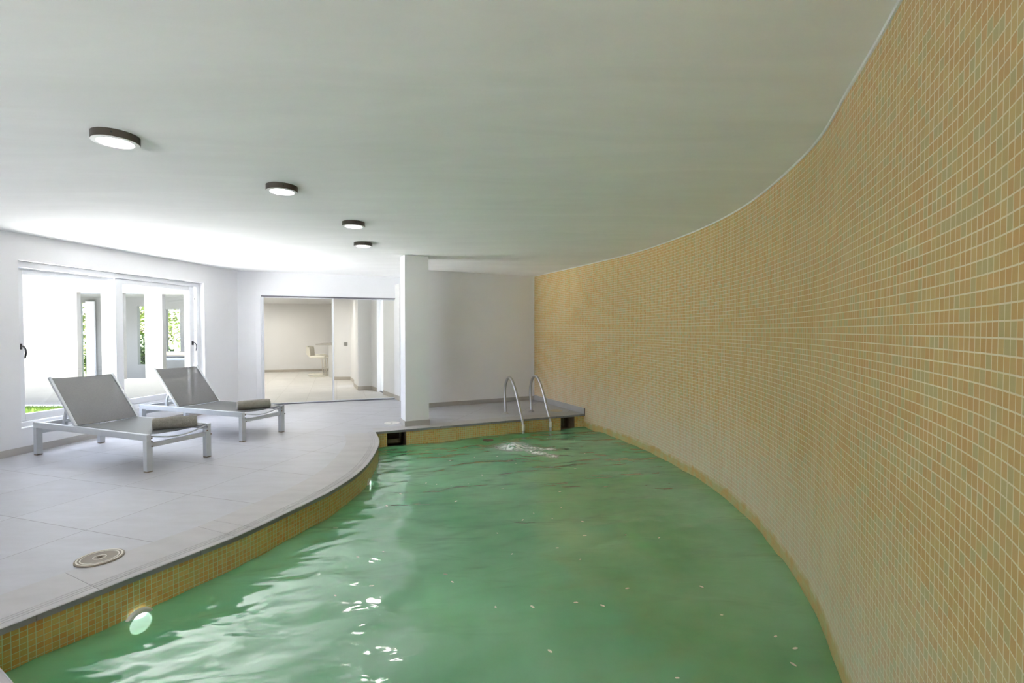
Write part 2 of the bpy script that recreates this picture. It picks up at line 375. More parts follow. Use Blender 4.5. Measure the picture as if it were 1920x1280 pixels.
def polyface(name, pts, z, m, kind='structure', thick=.12, up=True):
    bm = nb(); lo = z - thick if up else z; hi = z if up else z + thick
    prism(bm, pts, lo, hi)
    bmesh.ops.triangulate(bm, faces=[f for f in bm.faces if len(f.verts) > 4])
    return obj(name, bm, m, kind=kind)

# ------------------------------------------------------------------ plan
CURVE = catmull([V2(*p) for p in [(-1.7, -2.2), (-.75, -1.25), (.02, -.35), (.63, .45), (1.03, 1.04), (1.343, 1.69), (1.60, 2.32), (1.79, 2.79), (1.91, 3.19), (2.05, 3.87), (2.125, 4.45), (2.135, 5.03), (2.06, 5.82), (1.80, 7.03), (1.27, 8.39), (.47, 10.14)]], .05)
N_BACK = min(range(len(CURVE)), key=lambda i: (CURVE[i] - V2(1.263, 8.41)).length)
N_NEAR = min(range(len(CURVE)), key=lambda i: (CURVE[i] - V2(.58, .39)).length)
NEAR_R = CURVE[N_NEAR]
EDGE = [V2(-2.75, 1.80), V2(-2.486, 2.312), V2(-2.307, 2.669), V2(-1.942, 3.369), V2(-1.885, 3.52), V2(-1.645, 4.286)]
EDGE += catmull([V2(-1.645, 4.286), V2(-1.575, 4.75), V2(-1.572, 5.26), V2(-1.66, 5.93), V2(-1.76, 6.38), V2(-1.954, 6.876)], .12)[1:]
NEAR_L = V2(-2.525, 2.24)           # where the near edge of the pool meets the left edge
EDGE[0] = NEAR_L; EDGE[1] = V2(-2.44, 2.40)
EDGE = [NEAR_L] + EDGE[2:]
BACK_R = CURVE[N_BACK]
LW0, LW1 = V2(-6.83, -1.55), V2(-5.235, 9.22)      # left wall
DW1 = V2(-2.37, 10.25); RW0 = V2(-1.79, 9.0); RW1 = V2(.47, 10.14)
REARL = V2(-6.92, -2.2)

deck = [NEAR_R, NEAR_L] + EDGE[1:] + [BACK_R] + CURVE[N_BACK + 1:] + [RW0 + V2(0, .0), DW1 + V2(0, 0), LW1, REARL] + CURVE[:N_NEAR]
polyface('floor', deck, 0, M['floor'], thick=.03)
room = CURVE + [RW0, DW1, LW1, REARL]
polyface('ceiling', [p for p in offs(CURVE, -.16)] + [V2(.55, 10.35), V2(-1.9, 9.3), V2(-2.3, 10.5), V2(-5.5, 9.45), V2(-7.25, -2.2)], ZC, M['ceil'], up=False, thick=.3)

# mosaic wall, in one sweep from behind the camera to the far corner and down into the pool
obj('wall_right', strip_wall(CURVE, offs(CURVE, -.15), -1.6, ZC), M['mosaic'], kind='structure', smooth=True)
bm = nb(); tube(bm, [(p.x, p.y, ZC - .002) for p in offs(CURVE, .004)], .009, 6); obj('trim_ceiling_bead', bm, M['bead'], kind='structure', smooth=True)
bm = nb(); tube(bm, [(.462, 10.13, .08), (.462, 10.13, ZC)], .009, 6); obj('trim_corner_bead', bm, M['bead'], kind='structure', smooth=True)

def wall_seg(name, a, b, z0, z1, t=.15, m='wall', side=1):
    d = (b - a).normalized(); n = V2(-d.y, d.x) * t * side
    bm = nb(); prism(bm, [a, b, b + n, a + n], z0, z1); return obj(name, bm, M[m], kind='structure')
wall_seg('wall_rear', V2(-7.1, -2.2), V2(-4.7, -2.2), -.1, ZC, .15, side=-1)
wall_seg('wall_rear', V2(-2.7, -2.2), V2(-1.5, -2.2), -.1, ZC, .15, side=-1)
wall_seg('wall_rear', V2(-4.7, -2.2), V2(-2.7, -2.2), 2.3, ZC, .15, side=-1)
rear = bpy.data.objects.new('window_4', None); COL.objects.link(rear); rear['kind'] = 'structure'  # unseen window, added so daylight fills the near part of the room
bm = nb(); box(bm, (-4.7, -2.33, .06), (-2.7, -2.25, .12)); box(bm, (-4.7, -2.33, 2.24), (-2.7, -2.25, 2.3))
for fx in (-4.7, -3.73, -2.76): box(bm, (fx, -2.33, .12), (fx + .06, -2.25, 2.24))
obj('window_frame', bm, M['alu'], rear)
bm = nb(); box(bm, (-4.64, -2.295, .12), (-2.76, -2.287, 2.24)); obj('glass_pane', bm, M['glass'], rear)
wall_seg('wall_back', RW0, RW1, -.1, ZC, .18)
wall_seg('wall_return', RW0 - V2(0, 0), DW1 + V2(.0, .0), -.1, ZC, .12, side=-1)

# ---- left wall with the sliding window
WO = Vector((-5.8, 5.45, 0)); wx = Vector((.148, .989, 0)).normalized(); wy = Vector((-wx.y, wx.x, 0))
WM = Matrix((( wx.x, wy.x, 0, WO.x), (wx.y, wy.y, 0, WO.y), (0, 0, 1, 0), (0, 0, 0, 1)))
s_lo = (Vector((LW0.x, LW0.y, 0)) - WO).dot(wx); s_hi = (Vector((LW1.x, LW1.y, 0)) - WO).dot(wx)
WT = .34
bm = nb()
box(bm, (s_lo - .7, 0, -.1), (.205, WT, ZC), WM); box(bm, (2.995, 0, -.1), (s_hi, WT, ZC), WM)
box(bm, (.205, 0, -.1), (2.995, WT, .30), WM); box(bm, (.205, 0, 2.28), (2.995, WT, ZC), WM)
obj('wall_left', bm, M['wall'], kind='structure')
win = bpy.data.objects.new('window_1', None); COL.objects.link(win); win.matrix_world = WM; win['kind'] = 'structure'
bm = nb()
box(bm, (.205, .09, 2.205), (2.995, .25, 2.28)); box(bm, (.205, .09, .30), (2.995, .25, .355)); box(bm, (.205, .09, .355), (.275, .25, 2.205)); box(bm, (2.93, .09, .355), (2.995, .25, 2.205))
box(bm, (.275, .158, .355), (2.93, .166, .375)); box(bm, (.275, .158, 2.19), (2.93, .166, 2.205))
obj('window_frame', bm, M['alu'], win, bevel=.003)
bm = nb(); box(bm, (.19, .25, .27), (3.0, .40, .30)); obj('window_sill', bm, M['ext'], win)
def sash(x0, x1, y0, y1, g):
    bm = nb(); z0, z1 = .357, 2.203; gx0, gx1, gz0, gz1 = g
    box(bm, (x0, y0, z0), (gx0, y1, z1)); box(bm, (gx1, y0, z0), (x1, y1, z1)); box(bm, (gx0, y0, z0), (gx1, y1, gz0)); box(bm, (gx0, y0, gz1), (gx1, y1, z1))
    o = obj('window_sash', bm, M['alu'], win, bevel=.003)
    bm = nb(); ym = (y0 + y1) / 2; box(bm, (gx0 - .005, ym - .004, gz0 - .005), (gx1 + .005, ym + .004, gz1 + .005)); obj('glass_pane', bm, M['glass'], o)
    return o
s1 = sash(.278, 1.605, .170, .210, (.375, 1.54, .44, 2.13))
s2 = sash(1.485, 2.90, .112, .152, (1.60, 2.80, .44, 2.13))
def lever(par, x, y, z):
    bm = nb(); box(bm, (x - .016, y - .012, z - .035), (x + .016, y, z + .035))
    tube(bm, [(x, y - .005, z), (x, y - .05, z + .005), (x + .012, y - .062, z - .03), (x + .018, y - .062, z - .08), (x + .010, y - .055, z - .14)], [.009, .010, .010, .010, .008], 10)
    obj('window_handle', bm, M['black'], par, smooth=True, label='black curved lever handle')
lever(s1, .33, .169, 1.26); lever(s2, 2.85, .111, 1.24)
bm = nb()
for z in (2.0, 1.45): box(bm, (2.915, .12, z - .02), (2.93, .135, z + .02))
obj('latch_keep', bm, M['greyp'], win)
bm = nb(); box(bm, (2.9302, .105, .37), (2.932, .235, 2.19)); bm.free()
# dark strip standing in for the dark face of the interlock stile
bm = nb(); box(bm, (1.56, .155, .36), (1.603, .169, 2.2)); obj('stile_strip', bm, mat('grey_strip', (.16, .18, .22), .5), win)

# ---- door wall with the two big glass leaves
DO = Vector((LW1.x, LW1.y, 0)); dd = Vector((DW1.x - LW1.x, DW1.y - LW1.y, 0)); DL = dd.length; dx = dd.normalized(); dy = Vector((-dx.y, dx.x, 0))
DM = Matrix(((dx.x, dy.x, 0, DO.x), (dx.y, dy.y, 0, DO.y), (0, 0, 1, 0), (0, 0, 0, 1)))
D0, D1, DH = .40, 2.965, 2.135
bm = nb(); box(bm, (-.15, 0, -.1), (D0, .22, ZC), DM); box(bm, (D1, 0, -.1), (DL + .02, .22, ZC), DM); box(bm, (D0, 0, DH), (D1, .22, ZC), DM)
obj('wall_far', bm, M['wall'], kind='structure')
door = bpy.data.objects.new('door_1', None); COL.objects.link(door); door.matrix_world = DM; door['kind'] = 'structure'
bm = nb(); box(bm, (D0 - .09, -.012, 0), (D0 - .005, 0, DH + .09)); box(bm, (D1 + .01, -.012, 0), (D1 + .09, 0, DH + .09)); box(bm, (D0 - .005, -.012, DH + .01), (D1 + .01, 0, DH + .09))
obj('door_casing', bm, M['wall'], door, bevel=.002)
bm = nb(); box(bm, (D0, .0, DH - .022), (D1, .10, DH)); box(bm, (D0, 0, 0), (D1, .10, .014)); obj('door_track', bm, M['dark_alu'], door)
bm = nb(); box(bm, (D0, .005, .014), (D0 + .022, .10, DH - .022)); box(bm, (D1 - .016, .005, .014), (D1, .10, DH - .022)); obj('door_jamb', bm, M['alu'], door)
mid = 1.70
for (a, b, y) in ((D0 + .022, mid + .02, .02), (mid - .02, D1 - .016, .06)):
    bm = nb(); box(bm, (a, y, .016), (a + .022, y + .03, DH - .024)); box(bm, (b - .022, y, .016), (b, y + .03, DH - .024))
    box(bm, (a + .022, y, .016), (b - .022, y + .03, .03)); box(bm, (a + .022, y, DH - .04), (b - .022, y + .03, DH - .024))
    lf = obj('door_leaf', bm, M['alu'], door, bevel=.002)
    bm = nb(); box(bm, (a + .018, y + .012, .028), (b - .018, y + .018, DH - .036)); obj('glass_pane', bm, M['glass_d'], lf)
    bm = nb(); hx = D0 + .033 if a < 1 else D1 - .027; box(bm, (hx - .006, y - .008, 1.0), (hx + .006, y, 1.16)); obj('door_handle', bm, M['alu'], lf)

# ---- skirting
def skirt(name, pts, h=.082, t=.012, m='base', side=1, z0=0):
    P = [V2(*p) for p in pts]; obj(name, strip_wall(P, offs(P, t * side), z0, z0 + h), M[m], kind='structure')
lw = lambda s, y=0: tuple((WM @ Vector((s, y, 0))).xy)
skirt('baseboard_left', [lw(s_lo - .3), lw(s_hi - .0)], side=-1)
dwp = lambda s, y=0: tuple((DM @ Vector((s, y, 0))).xy)
skirt('baseboard_back', [RW0, RW1], side=-1)
skirt('baseboard_right', CURVE[N_BACK + 0:], side=1, t=.014, h=.10)
bm = nb(); p = CURVE[N_BACK]; t = (CURVE[N_BACK + 1] - p).normalized(); n = V2(-t.y, t.x)
prism(bm, [p, p - t * .006, p - t * .006 + n * .016, p + n * .016], -.035, .102); obj('trim_skirting_end', bm, mat('skirting_end', (.10, .10, .11), .6), kind='structure')

# ---- column
ca = R(25.85); cu = V2(math.cos(ca), math.sin(ca)); cv = V2(-math.sin(ca), math.cos(ca)); cp = V2(-1.612, 7.275)
def crect(a0, a1, b0, b1): return [cp + cu * a0 + cv * b0, cp + cu * a1 + cv * b0, cp + cu * a1 + cv * b1, cp + cu * a0 + cv * b1]
bm = nb(); prism(bm, crect(0, .365, 0, .29), 0, ZC); obj('wall_column', bm, M['wall'], kind='structure')
bm = nb(); prism(bm, crect(-.014, .379, -.014, 0), 0, .082); prism(bm, crect(-.014, .379, .29, .304), 0, .082); prism(bm, crect(-.014, 0, 0, .29), 0, .082); prism(bm, crect(.365, .379, 0, .29), 0, .082)
obj('baseboard_column', bm, M['base'], kind='structure')

# ---- coping: profile with three grooves, stone by stone
def sweep(P, prof, s_cuts, gap=.003):
    """P polyline (pool on the right hand); prof = closed list (distance to the left of P, z)"""
    S_ = [0]
    for a, b in zip(P, P[1:]): S_.append(S_[-1] + (b - a).length)
    def at(s):
        for i in range(len(P) - 1):
            if s <= S_[i + 1] + 1e-6: return P[i] + (P[i + 1] - P[i]) * ((s - S_[i]) / (S_[i + 1] - S_[i])), i
        return P[-1], len(P) - 2
    bm = nb(); cuts = [0] + s_cuts + [S_[-1]]
    offc = {}
    for a, b in zip(cuts, cuts[1:]):
        ss = [a + gap / 2] + [s for s in S_ if a + .01 < s < b - .01] + [b - gap / 2]
        rings = []
        for s in ss:
            p, i = at(s)
            near = [k for k in range(1, len(P) - 1) if abs(S_[k] - s) < .008]
            if near:
                k = near[0]; n1 = (P[k] - P[k - 1]).normalized(); n2 = (P[k + 1] - P[k]).normalized(); t = (n1 + n2).normalized(); c = t.dot(n1)
            else: t = (P[i + 1] - P[i]).normalized(); c = 1
            n = V2(-t.y, t.x) / c
            rings.append([bm.verts.new((p.x + n.x * o, p.y + n.y * o, z)) for o, z in prof])
        m_ = len(prof)
        for r0, r1 in zip(rings, rings[1:]):
            for k in range(m_): bm.faces.new([r0[k], r0[(k + 1) % m_], r1[(k + 1) % m_], r1[k]])
        bm.faces.new(rings[0][::-1]); bm.faces.new(rings[-1])
    return bm
CW = .42; ct = .0025
prof = [(CW, -.02), (CW, ct)]
for g in (.105, .080, .055): prof += [(g + .0025, ct), (g + .0018, ct - .004), (g - .0018, ct - .004), (g - .0025, ct)]
prof += [(.006, ct), (0, -.003), (0, -.032), (.02, -.032)]
CEDGE = [V2(-2.62, 1.87)] + EDGE
CEDGE = EDGE
cum = [0]
for a, b in zip(EDGE, EDGE[1:]): cum.append(cum[-1] + (b - a).length)
def s_of(x, y):
    return min(((cum[i] + max(0, min((b - a).length, (V2(x, y) - a).dot((b - a).normalized()))), (a + (b - a).normalized() * max(0, min((b - a).length, (V2(x, y) - a).dot((b - a).normalized()))) - V2(x, y)).length) for i, (a, b) in enumerate(zip(EDGE, EDGE[1:]))), key=lambda q: q[1])[0]
cuts = [s_of(*p) for p in ((-2.307, 2.669), (-1.942, 3.369), (-1.885, 3.52), (-1.645, 4.286), (-1.572, 5.26), (-1.66, 5.95))]
obj('trim_coping_left', sweep(EDGE, prof, cuts), M['coping'], kind='structure')
prof_b = [(.30, -.02), (.30, .0015), (.006, .0015), (0, -.003), (0, -.032), (.02, -.032)]
BE = [EDGE[-1] + V2(0, 0), BACK_R]
obj('trim_coping_back', sweep(BE, prof_b, [.28, 1.18, 2.1], .002), M['coping'], kind='structure')
NE = [NEAR_R, NEAR_L - V2(.0, 0)]
obj('trim_coping_near', sweep(NE, prof_b, [.9, 1.8], .002), M['coping'], kind='structure')

# ---- basin
ins = .015
LE = offs(EDGE, ins)     # set back under the coping
bu = (BACK_R - EDGE[-1]).normalized(); bn = V2(-bu.y, bu.x); BL = (BACK_R - EDGE[-1]).length
ZB = -1.55
obj('wall_pool_left', strip_wall(LE, offs(LE, .12), ZB, -.033), M['mosaic_pool'], kind='structure')
def bpt(s, d=ins): return EDGE[-1] + bu * s + bn * d
holes = [(.166, .445), (3.083, 3.36)]
bm = nb(); uvl = bm.loops.layers.uv.new('UVMap')
def bq(s0, s1, z0, z1):
    for d, fl in ((ins, 0), (.10, 1)):
        q = [(bpt(s0, d), z0), (bpt(s1, d), z0), (bpt(s1, d), z1), (bpt(s0, d), z1)]
        f = bm.faces.new([bm.verts.new((p.x, p.y, z)) for p, z in q])
        for l, uvv in zip(f.loops, ((s0, z0), (s1, z0), (s1, z1), (s0, z1))): l[uvl].uv = uvv
s = -.1
for a, b in holes:
    bq(s, a, ZB, -.033); bq(a, b, ZB, -.27); s = b
bq(s, BL + .05, ZB, -.033)
obj('wall_pool_back', bm, M['mosaic_pool'], kind='structure')
NNn = (NEAR_L - NEAR_R).normalized(); nn = V2(-NNn.y, NNn.x)
wpn = [NEAR_R + nn * ins, NEAR_L + nn * ins]
obj('wall_pool_near', strip_wall([wpn[0], wpn[1]], [wpn[0] + nn * .1, wpn[1] + nn * .1], ZB, -.033), M['mosaic_pool'], kind='structure')
basin = [NEAR_R] + [wpn[0], wpn[1]] + LE[1:-1] + [bpt(0), bpt(BL)]
bm = nb(); prism(bm, [V2(-2.7, 1.9), V2(-2.2, 3.4), V2(-1.9, 4.5), V2(-2.1, 6.9), V2(1.3, 8.6), V2(2.2, 5.2), V2(1.9, 2.8), V2(.9, .5)], ZB - .1, ZB); obj('floor_pool', bm, mat('pale_pool_floor', (.66, .68, .58), .6), kind='structure')

# ---- water body: rippled top, closed below
NV, NU = 300, 150
def resample(P, n):
    S_ = [0]
    for a, b in zip(P, P[1:]): S_.append(S_[-1] + (b - a).length)
    out = []; j = 0
    for k in range(n + 1):
        s = S_[-1] * k / n
        while j < len(P) - 2 and S_[j + 1] < s: j += 1
        out.append(P[j] + (P[j + 1] - P[j]) * ((s - S_[j]) / (S_[j + 1] - S_[j])))
    return out
Lp = resample(offs(EDGE, ins - .001), NV); Rp = resample(offs(CURVE[N_NEAR:N_BACK + 1], .001), NV)
off_b = bn * (ins - .001)
FP = V2(.02, 6.93)        # where the return jet wells up
def wave(x, y):
    c, s_ = math.cos(R(-20)), math.sin(R(-20)); u = x * c - y * s_; v = x * s_ + y * c
    h = .019 * noise.noise(Vector((u * 1.5, v * 3.1, .3))) + .009 * noise.noise(Vector((u * 3.5 + 4, v * 6.5, 2.1))) + .0032 * noise.noise(Vector((u * 8, v * 13, 5.5)))
    r = math.hypot(x - FP.x, y - FP.y); h += .055 * math.exp(-(r / .12) ** 2) + .010 * math.cos(r * 22) * math.exp(-r / .35)
    r2 = math.hypot((x - .35), (y - 6.65) * 1.4); h += .010 * noise.noise(Vector((x * 14, y * 18, 9))) * math.exp(-(r2 / .5) ** 2)
    return ZW + h
bm = nb(); top = []; bot = []
for j in range(NV + 1):
    v = j / NV; row = []; rowb = []
    for i in range(NU + 1):
        p = Lp[j].lerp(Rp[j], i / NU)
        if v > .97: p = p + off_b * ((v - .97) / .03) * (1 - .999 * (i == NU))
        row.append(bm.verts.new((p.x, p.y, wave(p.x, p.y))))
        rowb.append((p.x, p.y))
    top.append(row); bot.append(rowb)
for j in range(NV):
    for i in range(NU): bm.faces.new([top[j][i], top[j][i + 1], top[j + 1][i + 1], top[j + 1][i]])
ring = top[0][:] + [top[j][-1] for j in range(1, NV + 1)] + top[-1][-2::-1] + [top[j][0] for j in range(NV - 1, 0, -1)]
low = [bm.verts.new((v.co.x, v.co.y, ZB + .002)) for v in ring]
for k in range(len(ring)): bm.faces.new([ring[k], low[k], low[(k + 1) % len(ring)], ring[(k + 1) % len(ring)]])
bm.faces.new(low)
wt = obj('pool_water', bm, M['water'], smooth=True); tag(wt, 'murky green rippling water filling the curved indoor pool', 'water', kind='stuff')

# foam where the jet breaks the surface
bm = nb(); cl = bm.verts.layers.float.new('cover'); G = 90
grid = []
for j in range(G + 1):
    row = []
    for i in range(G + 1):
        x = -.45 + 1.5 * i / G; y = 6.25 + 1.25 * j / G
        v = bm.verts.new((x, y, wave(x, y) + .003))
        r = math.hypot(x - FP.x, y - FP.y); a = 1.4 * math.exp(-(r / .22) ** 2)
        # two tails drifting to the right and towards the camera
        for (tx, ty) in ((.55, 6.80), (.55, 6.45)):
            d = V2(tx - FP.x, ty - FP.y); q = V2(x - FP.x, y - FP.y); tt = max(0, min(1, q.dot(d) / d.length_squared)); r2 = (q - d * tt).length
            a = max(a, .9 * math.exp(-(r2 / .09) ** 2))
        v[cl] = a; row.append(v)
    grid.append(row)
for j in range(G):
    for i in range(G):
        q = [grid[j][i], grid[j][i + 1], grid[j + 1][i + 1], grid[j + 1][i]]
        if max(k[cl] for k in q) > .03: bm.faces.new(q)
bmesh.ops.delete(bm, geom=[v for v in bm.verts if not v.link_faces], context='VERTS')
fo = obj('foam', bm, M['foam'], smooth=True); tag(fo, 'white foam churned up by the jet near the pool ladder', 'foam', kind='stuff')
# pale flecks adrift
bm = nb()
def px_free(): pass
fl = [(-1.0, 6.55), (-.62, 6.75), (-.8, 6.2), (.05, 6.05), (.62, 6.9), (.95, 7.3), (1.0, 6.6), (-.35, 5.6), (-.1, 5.1), (.5, 5.0), (-.55, 4.7), (.1, 4.3), (.62, 4.2), (.35, 3.7), (.5, 3.5), (.75, 3.1), (.0, 3.6), (.55, 2.9), (1.45, 2.62), (1.5, 2.52), (1.42, 2.4), (-.1, 2.9), (.2, 2.5), (.55, 7.5), (.9, 7.7), (-.95, 5.3), (1.2, 3.9), (.8, 2.3), (-.4, 3.2)]
for k in range(26): fl.append((random.uniform(-1.3, 1.3), random.uniform(2.6, 7.2)))
for (x, y) in fl:
    a = random.uniform(0, 6.3); rr = random.uniform(.006, .013); z = wave(x, y) + .002
    ps = [(rr * 1.5 * math.cos(t), rr * .7 * math.sin(t)) for t in (0, 1.05, 2.1, 3.14, 4.2, 5.25)]
    lo = [bm.verts.new((x + p * math.cos(a) - q * math.sin(a), y + p * math.sin(a) + q * math.cos(a), z)) for p, q in ps]
    c = bm.verts.new((x, y, z + .003))
    for k in range(6): bm.faces.new([lo[k], lo[(k + 1) % 6], c])
fk = obj('floating_flecks', bm, M['debris']); tag(fk, 'tiny pale flecks drifting over the green water', 'debris', kind='stuff')
bm = nb(); lathe(bm, [(0, .016), (.03, .014), (.055, .004), (.06, -.02), (0, -.02)], 12)
for v in bm.verts: v.co.x *= 1.5; v.co.z += .006 * noise.noise(v.co * 40)
o = obj('dead_leaf', bm, M['sediment'], smooth=True); o.location = (-.37, 7.38, ZW + .004); tag(o, 'small dark brown floating clump left of the white foam', 'debris')

# ------------------------------------------------------------------ loungers
LLEN, LW_ = 2.0, .70
def make_lounger(label, loc, rz):
    t = thing('sun_lounger', label, 'sun lounger', loc, rz, 'sun loungers on the pool deck')
    t['built'] = 1; del t['built']
    f = M['frame']; x0, x1, y0, y1 = -LLEN, 0, 0, LW_
    for (lx, ly) in ((x1 - .06, y0), (x1 - .06, y1 - .06), (x0, y0), (x0, y1 - .06)):
        bm = nb(); box(bm, (lx, ly, .012), (lx + .06, ly + .06, .322)); lg = obj('leg', bm, f, t, bevel=.003)
        bm = nb(); box(bm, (lx + .002, ly + .002, 0), (lx + .058, ly + .058, .012)); obj('glide', bm, M['glide'], lg)
    for ly in (y0, y1 - .045):
        bm = nb(); box(bm, (x0, ly, .322), (x1, ly + .045, .387)); obj('side_rail', bm, f, t, bevel=.003)
    for xx in (x1 - .05, x0 + .01):
        bm = nb(); box(bm, (xx, y0 + .06, .248), (xx + .035, y1 - .06, .294)); obj('crossbar', bm, f, t, bevel=.002)
    bm = nb(); box(bm, (x0 + .045, y0 + .045, .335), (x0 + .08, y1 - .045, .38)); obj('crossbar', bm, f, t, bevel=.002)
    # sagging spreader under the foot end
    for xx in (-.03, -.62):
        bm = nb(); tube(bm, [(xx, y0 + .045 + (LW_ - .09) * k / 16, .368 - .055 * math.sin(math.pi * k / 16)) for k in range(17)], .008, 8)
        obj('spreader_bar', bm, f, t, smooth=True)
    for (a, b, c) in ((-.035, .05, .31), (-.035, .05, .35), (-.035, LW_ - .05, .31), (-.035, LW_ - .05, .35), (.0, .03, .27), (.0, LW_ - .03, .27)):
        bm = nb(); lathe(bm, [(0, .008), (.006, .007), (.008, 0)], 8, Matrix.Translation((a + .035, b, c)) @ Matrix.Rotation(R(90), 4, 'Y')); obj('bolt_head', bm, M['rust'], t)
    # seat sling
    def sling(P0, P1, sag, nu=14, nv=14, th=.004):
        bm = nb(); A = []
        for j in range(nv + 1):
            row = []
            for i in range(nu + 1):
                p = P0.lerp(P1, j / nv); y = y0 + .04 + (LW_ - .08) * i / nu
                n = (P1 - P0).cross(Vector((0, 1, 0))).normalized()
                if n.z < 0: n = -n
                q = Vector((p.x, y, p.z)) - n * sag * math.sin(math.pi * i / nu) ** .8
                row.append((bm.verts.new(q), bm.verts.new(q - n * th)))
            A.append(row)
        for j in range(nv):
            for i in range(nu):
                for k, o_ in ((0, 1), (1, -1)):
                    q = [A[j][i][k], A[j][i + 1][k], A[j + 1][i + 1][k], A[j + 1][i][k]]; bm.faces.new(q)
        for j in range(nv):
            for i in (0, nu): bm.faces.new([A[j][i][0], A[j + 1][i][0], A[j + 1][i][1], A[j][i][1]])
        for i in range(nu):
            for j in (0, nv): bm.faces.new([A[j][i][0], A[j][i + 1][0], A[j][i + 1][1], A[j][i][1]])
        return bm
    hx, hz = -1.24, .392; tx, tz = -1.72, .905
    obj('seat_sling', sling(Vector((-.03, 0, .388)), Vector((hx, 0, hz)), .016), M['sling'], t, smooth=True)
    br = obj('backrest_sling', sling(Vector((hx, 0, hz + .004)), Vector((tx, 0, tz)), .014), M['sling'], t, smooth=True)
    d = Vector((tx - hx, 0, tz - hz)); dn = d.normalized()
    for yy in (y0 + .032, LW_ - .032):
        bm = nb(); bar(bm, Vector((hx, yy, hz - .01)) - dn * .0, Vector((tx, yy, tz)) + dn * .006, .024, .03); obj('backrest_rail', bm, f, t, bevel=.002)
    for fr in (.83, .50, .97):
        c = Vector((hx, 0, hz)) + d * fr; n = Vector((d.z, 0, -d.x)).normalized()
        if n.z < 0: n = -n
        bm = nb(); off = .027 if fr in (.83, .50) else .016
        tube(bm, [Vector((c.x, .045 + (LW_ - .09) * k / 14, c.z)) - n * (off + .03 * math.sin(math.pi * k / 14) * (1 if off > .02 else .6)) for k in range(15)], .012 if off > .02 else .009, 8)
        obj('backrest_bar', bm, f, t, smooth=True)
    for yy in (.075, LW_ - .075):
        bm = nb(); bar(bm, (-1.480, yy, .605), (-1.555, yy, .37), .022, .028); bar(bm, (-1.53, yy + .004, .42), (-1.54, yy + .004, .345), .03, .05)
        st = obj('support_strut', bm, f, t, bevel=.002)
    bm = nb(); tube(bm, [(-1.62, .03, .335), (-1.62, LW_ - .03, .335)], .009, 8); bar(bm, (-1.45, .05, .33), (-1.75, .05, .33), .02, .02); bar(bm, (-1.45, LW_ - .05, .33), (-1.75, LW_ - .05, .33), .02, .02)
    obj('adjuster_rack', bm, f, t)
    return t
l1 = make_lounger('grey mesh sun lounger nearest the camera, standing along the window wall', (-3.72, 4.89, 0), R(-21.0))
l2 = thing('sun_lounger', 'grey mesh sun lounger farther back, between the near lounger and the glass door', 'sun lounger', (-3.51, 6.25, 0), R(-20.4), 'sun loungers on the pool deck')
for ch in [c for c in COL.objects if c.parent == l1]:
    c = ch.copy(); COL.objects.link(c); c.parent = l2
    for g in [x for x in COL.objects if x.parent == ch]:
        h = g.copy(); COL.objects.link(h); h.parent = c

def make_towel(label, loc, rz, L_=.40, r=.068):
    t = thing('rolled_towel', label, 'towel', loc, rz, 'rolled towels on the loungers')
    bm = nb(); n = 36; m_ = 40; rings = []
    for i in range(m_ + 1):
        x = -L_ / 2 + L_ * i / m_; e = min(i, m_ - i) / m_
        rr0 = r * (1 - .12 * math.exp(-e * 40)); ring_ = []
        for k in range(n):
            a = 2 * math.pi * k / n
            rr = rr0 * (1 + .018 * math.sin(i * math.pi * .9) + .03 * noise.noise(Vector((x * 6, math.cos(a) * 1.5, math.sin(a) * 1.5))))
            y = rr * math.cos(a) * 1.06; z = rr * math.sin(a)
            z = max(z, -r * .88); ring_.append(bm.verts.new((x, y, z + r * .88)))
        rings.append(ring_)
    for a, b in zip(rings, rings[1:]):
        for k in range(n): bm.faces.new([a[k], a[(k + 1) % n], b[(k + 1) % n], b[k]])
    bm.faces.new(rings[0][::-1]); bm.faces.new(rings[-1])
    tw = obj('towel_roll', bm, M['towel'], t, smooth=True)
    # spiral edges showing at both ends
    for sx in (-1, 1):
        bm = nb(); pts = []
        for k in range(70):
            a = k * .30; rr = .008 + (r * .80) * k / 69
            pts.append((sx * (L_ / 2 + .001), rr * math.cos(a), rr * math.sin(a) * .95 + r * .88))
        tube(bm, pts, .0052, 6); obj('spiral_end', bm, M['towel_in'], t, smooth=True)
    return t
make_towel('rolled taupe towel on the foot of the nearest lounger', (-3.735, 5.33, .372), R(32))
make_towel('rolled taupe towel on the foot of the far lounger', (-3.575, 6.66, .372), R(38), .40, .066)

# ------------------------------------------------------------------ pool ladder
lad = thing('pool_ladder', 'stainless steel pool ladder with two arched handrails at the back edge', 'pool ladder', (.12, 8.58, 0), 0)
li = Vector((-.12, -8.58, 0))
for b0 in (V2(-.112, 8.435), V2(.348, 8.70)):
    dv = V2(.436, -.9)
    prof2 = [(0, .0), (-.01, .12), (-.03, .30), (-.03, .42), (.0, .52), (.055, .60), (.13, .645), (.21, .635), (.29, .575), (.36, .50), (.45, .36), (.54, .19), (.62, .05), (.665, -.06), (.68, -.15), (.685, -.26), (.685, -.9)]
    pts = catmull([Vector((b0.x + dv.x * a, b0.y + dv.y * a, z)) + li for a, z in prof2], .03)
    bm = nb(); tube(bm, pts, .023, 14); hr = obj('handrail', bm, M['steel'], lad, smooth=True)
    bm = nb(); lathe(bm, [(.023, .03), (.028, .028), (.045, .010), (.052, .008), (.052, 0), (.0, 0)], 24, Matrix.Translation(Vector((b0.x, b0.y, 0)) + li)); obj('flange', bm, M['steel'], hr, smooth=True)
    e = b0 + dv * .684
    bm = nb(); lathe(bm, [(0, -.075), (.0265, -.075), (.0275, -.08), (.0275, -.165), (.0265, -.17), (0, -.17)], 16, Matrix.Translation(Vector((e.x, e.y, 0)) + li)); obj('sleeve', bm, M['sleeve'], hr, smooth=True, label='short white plastic sleeve')
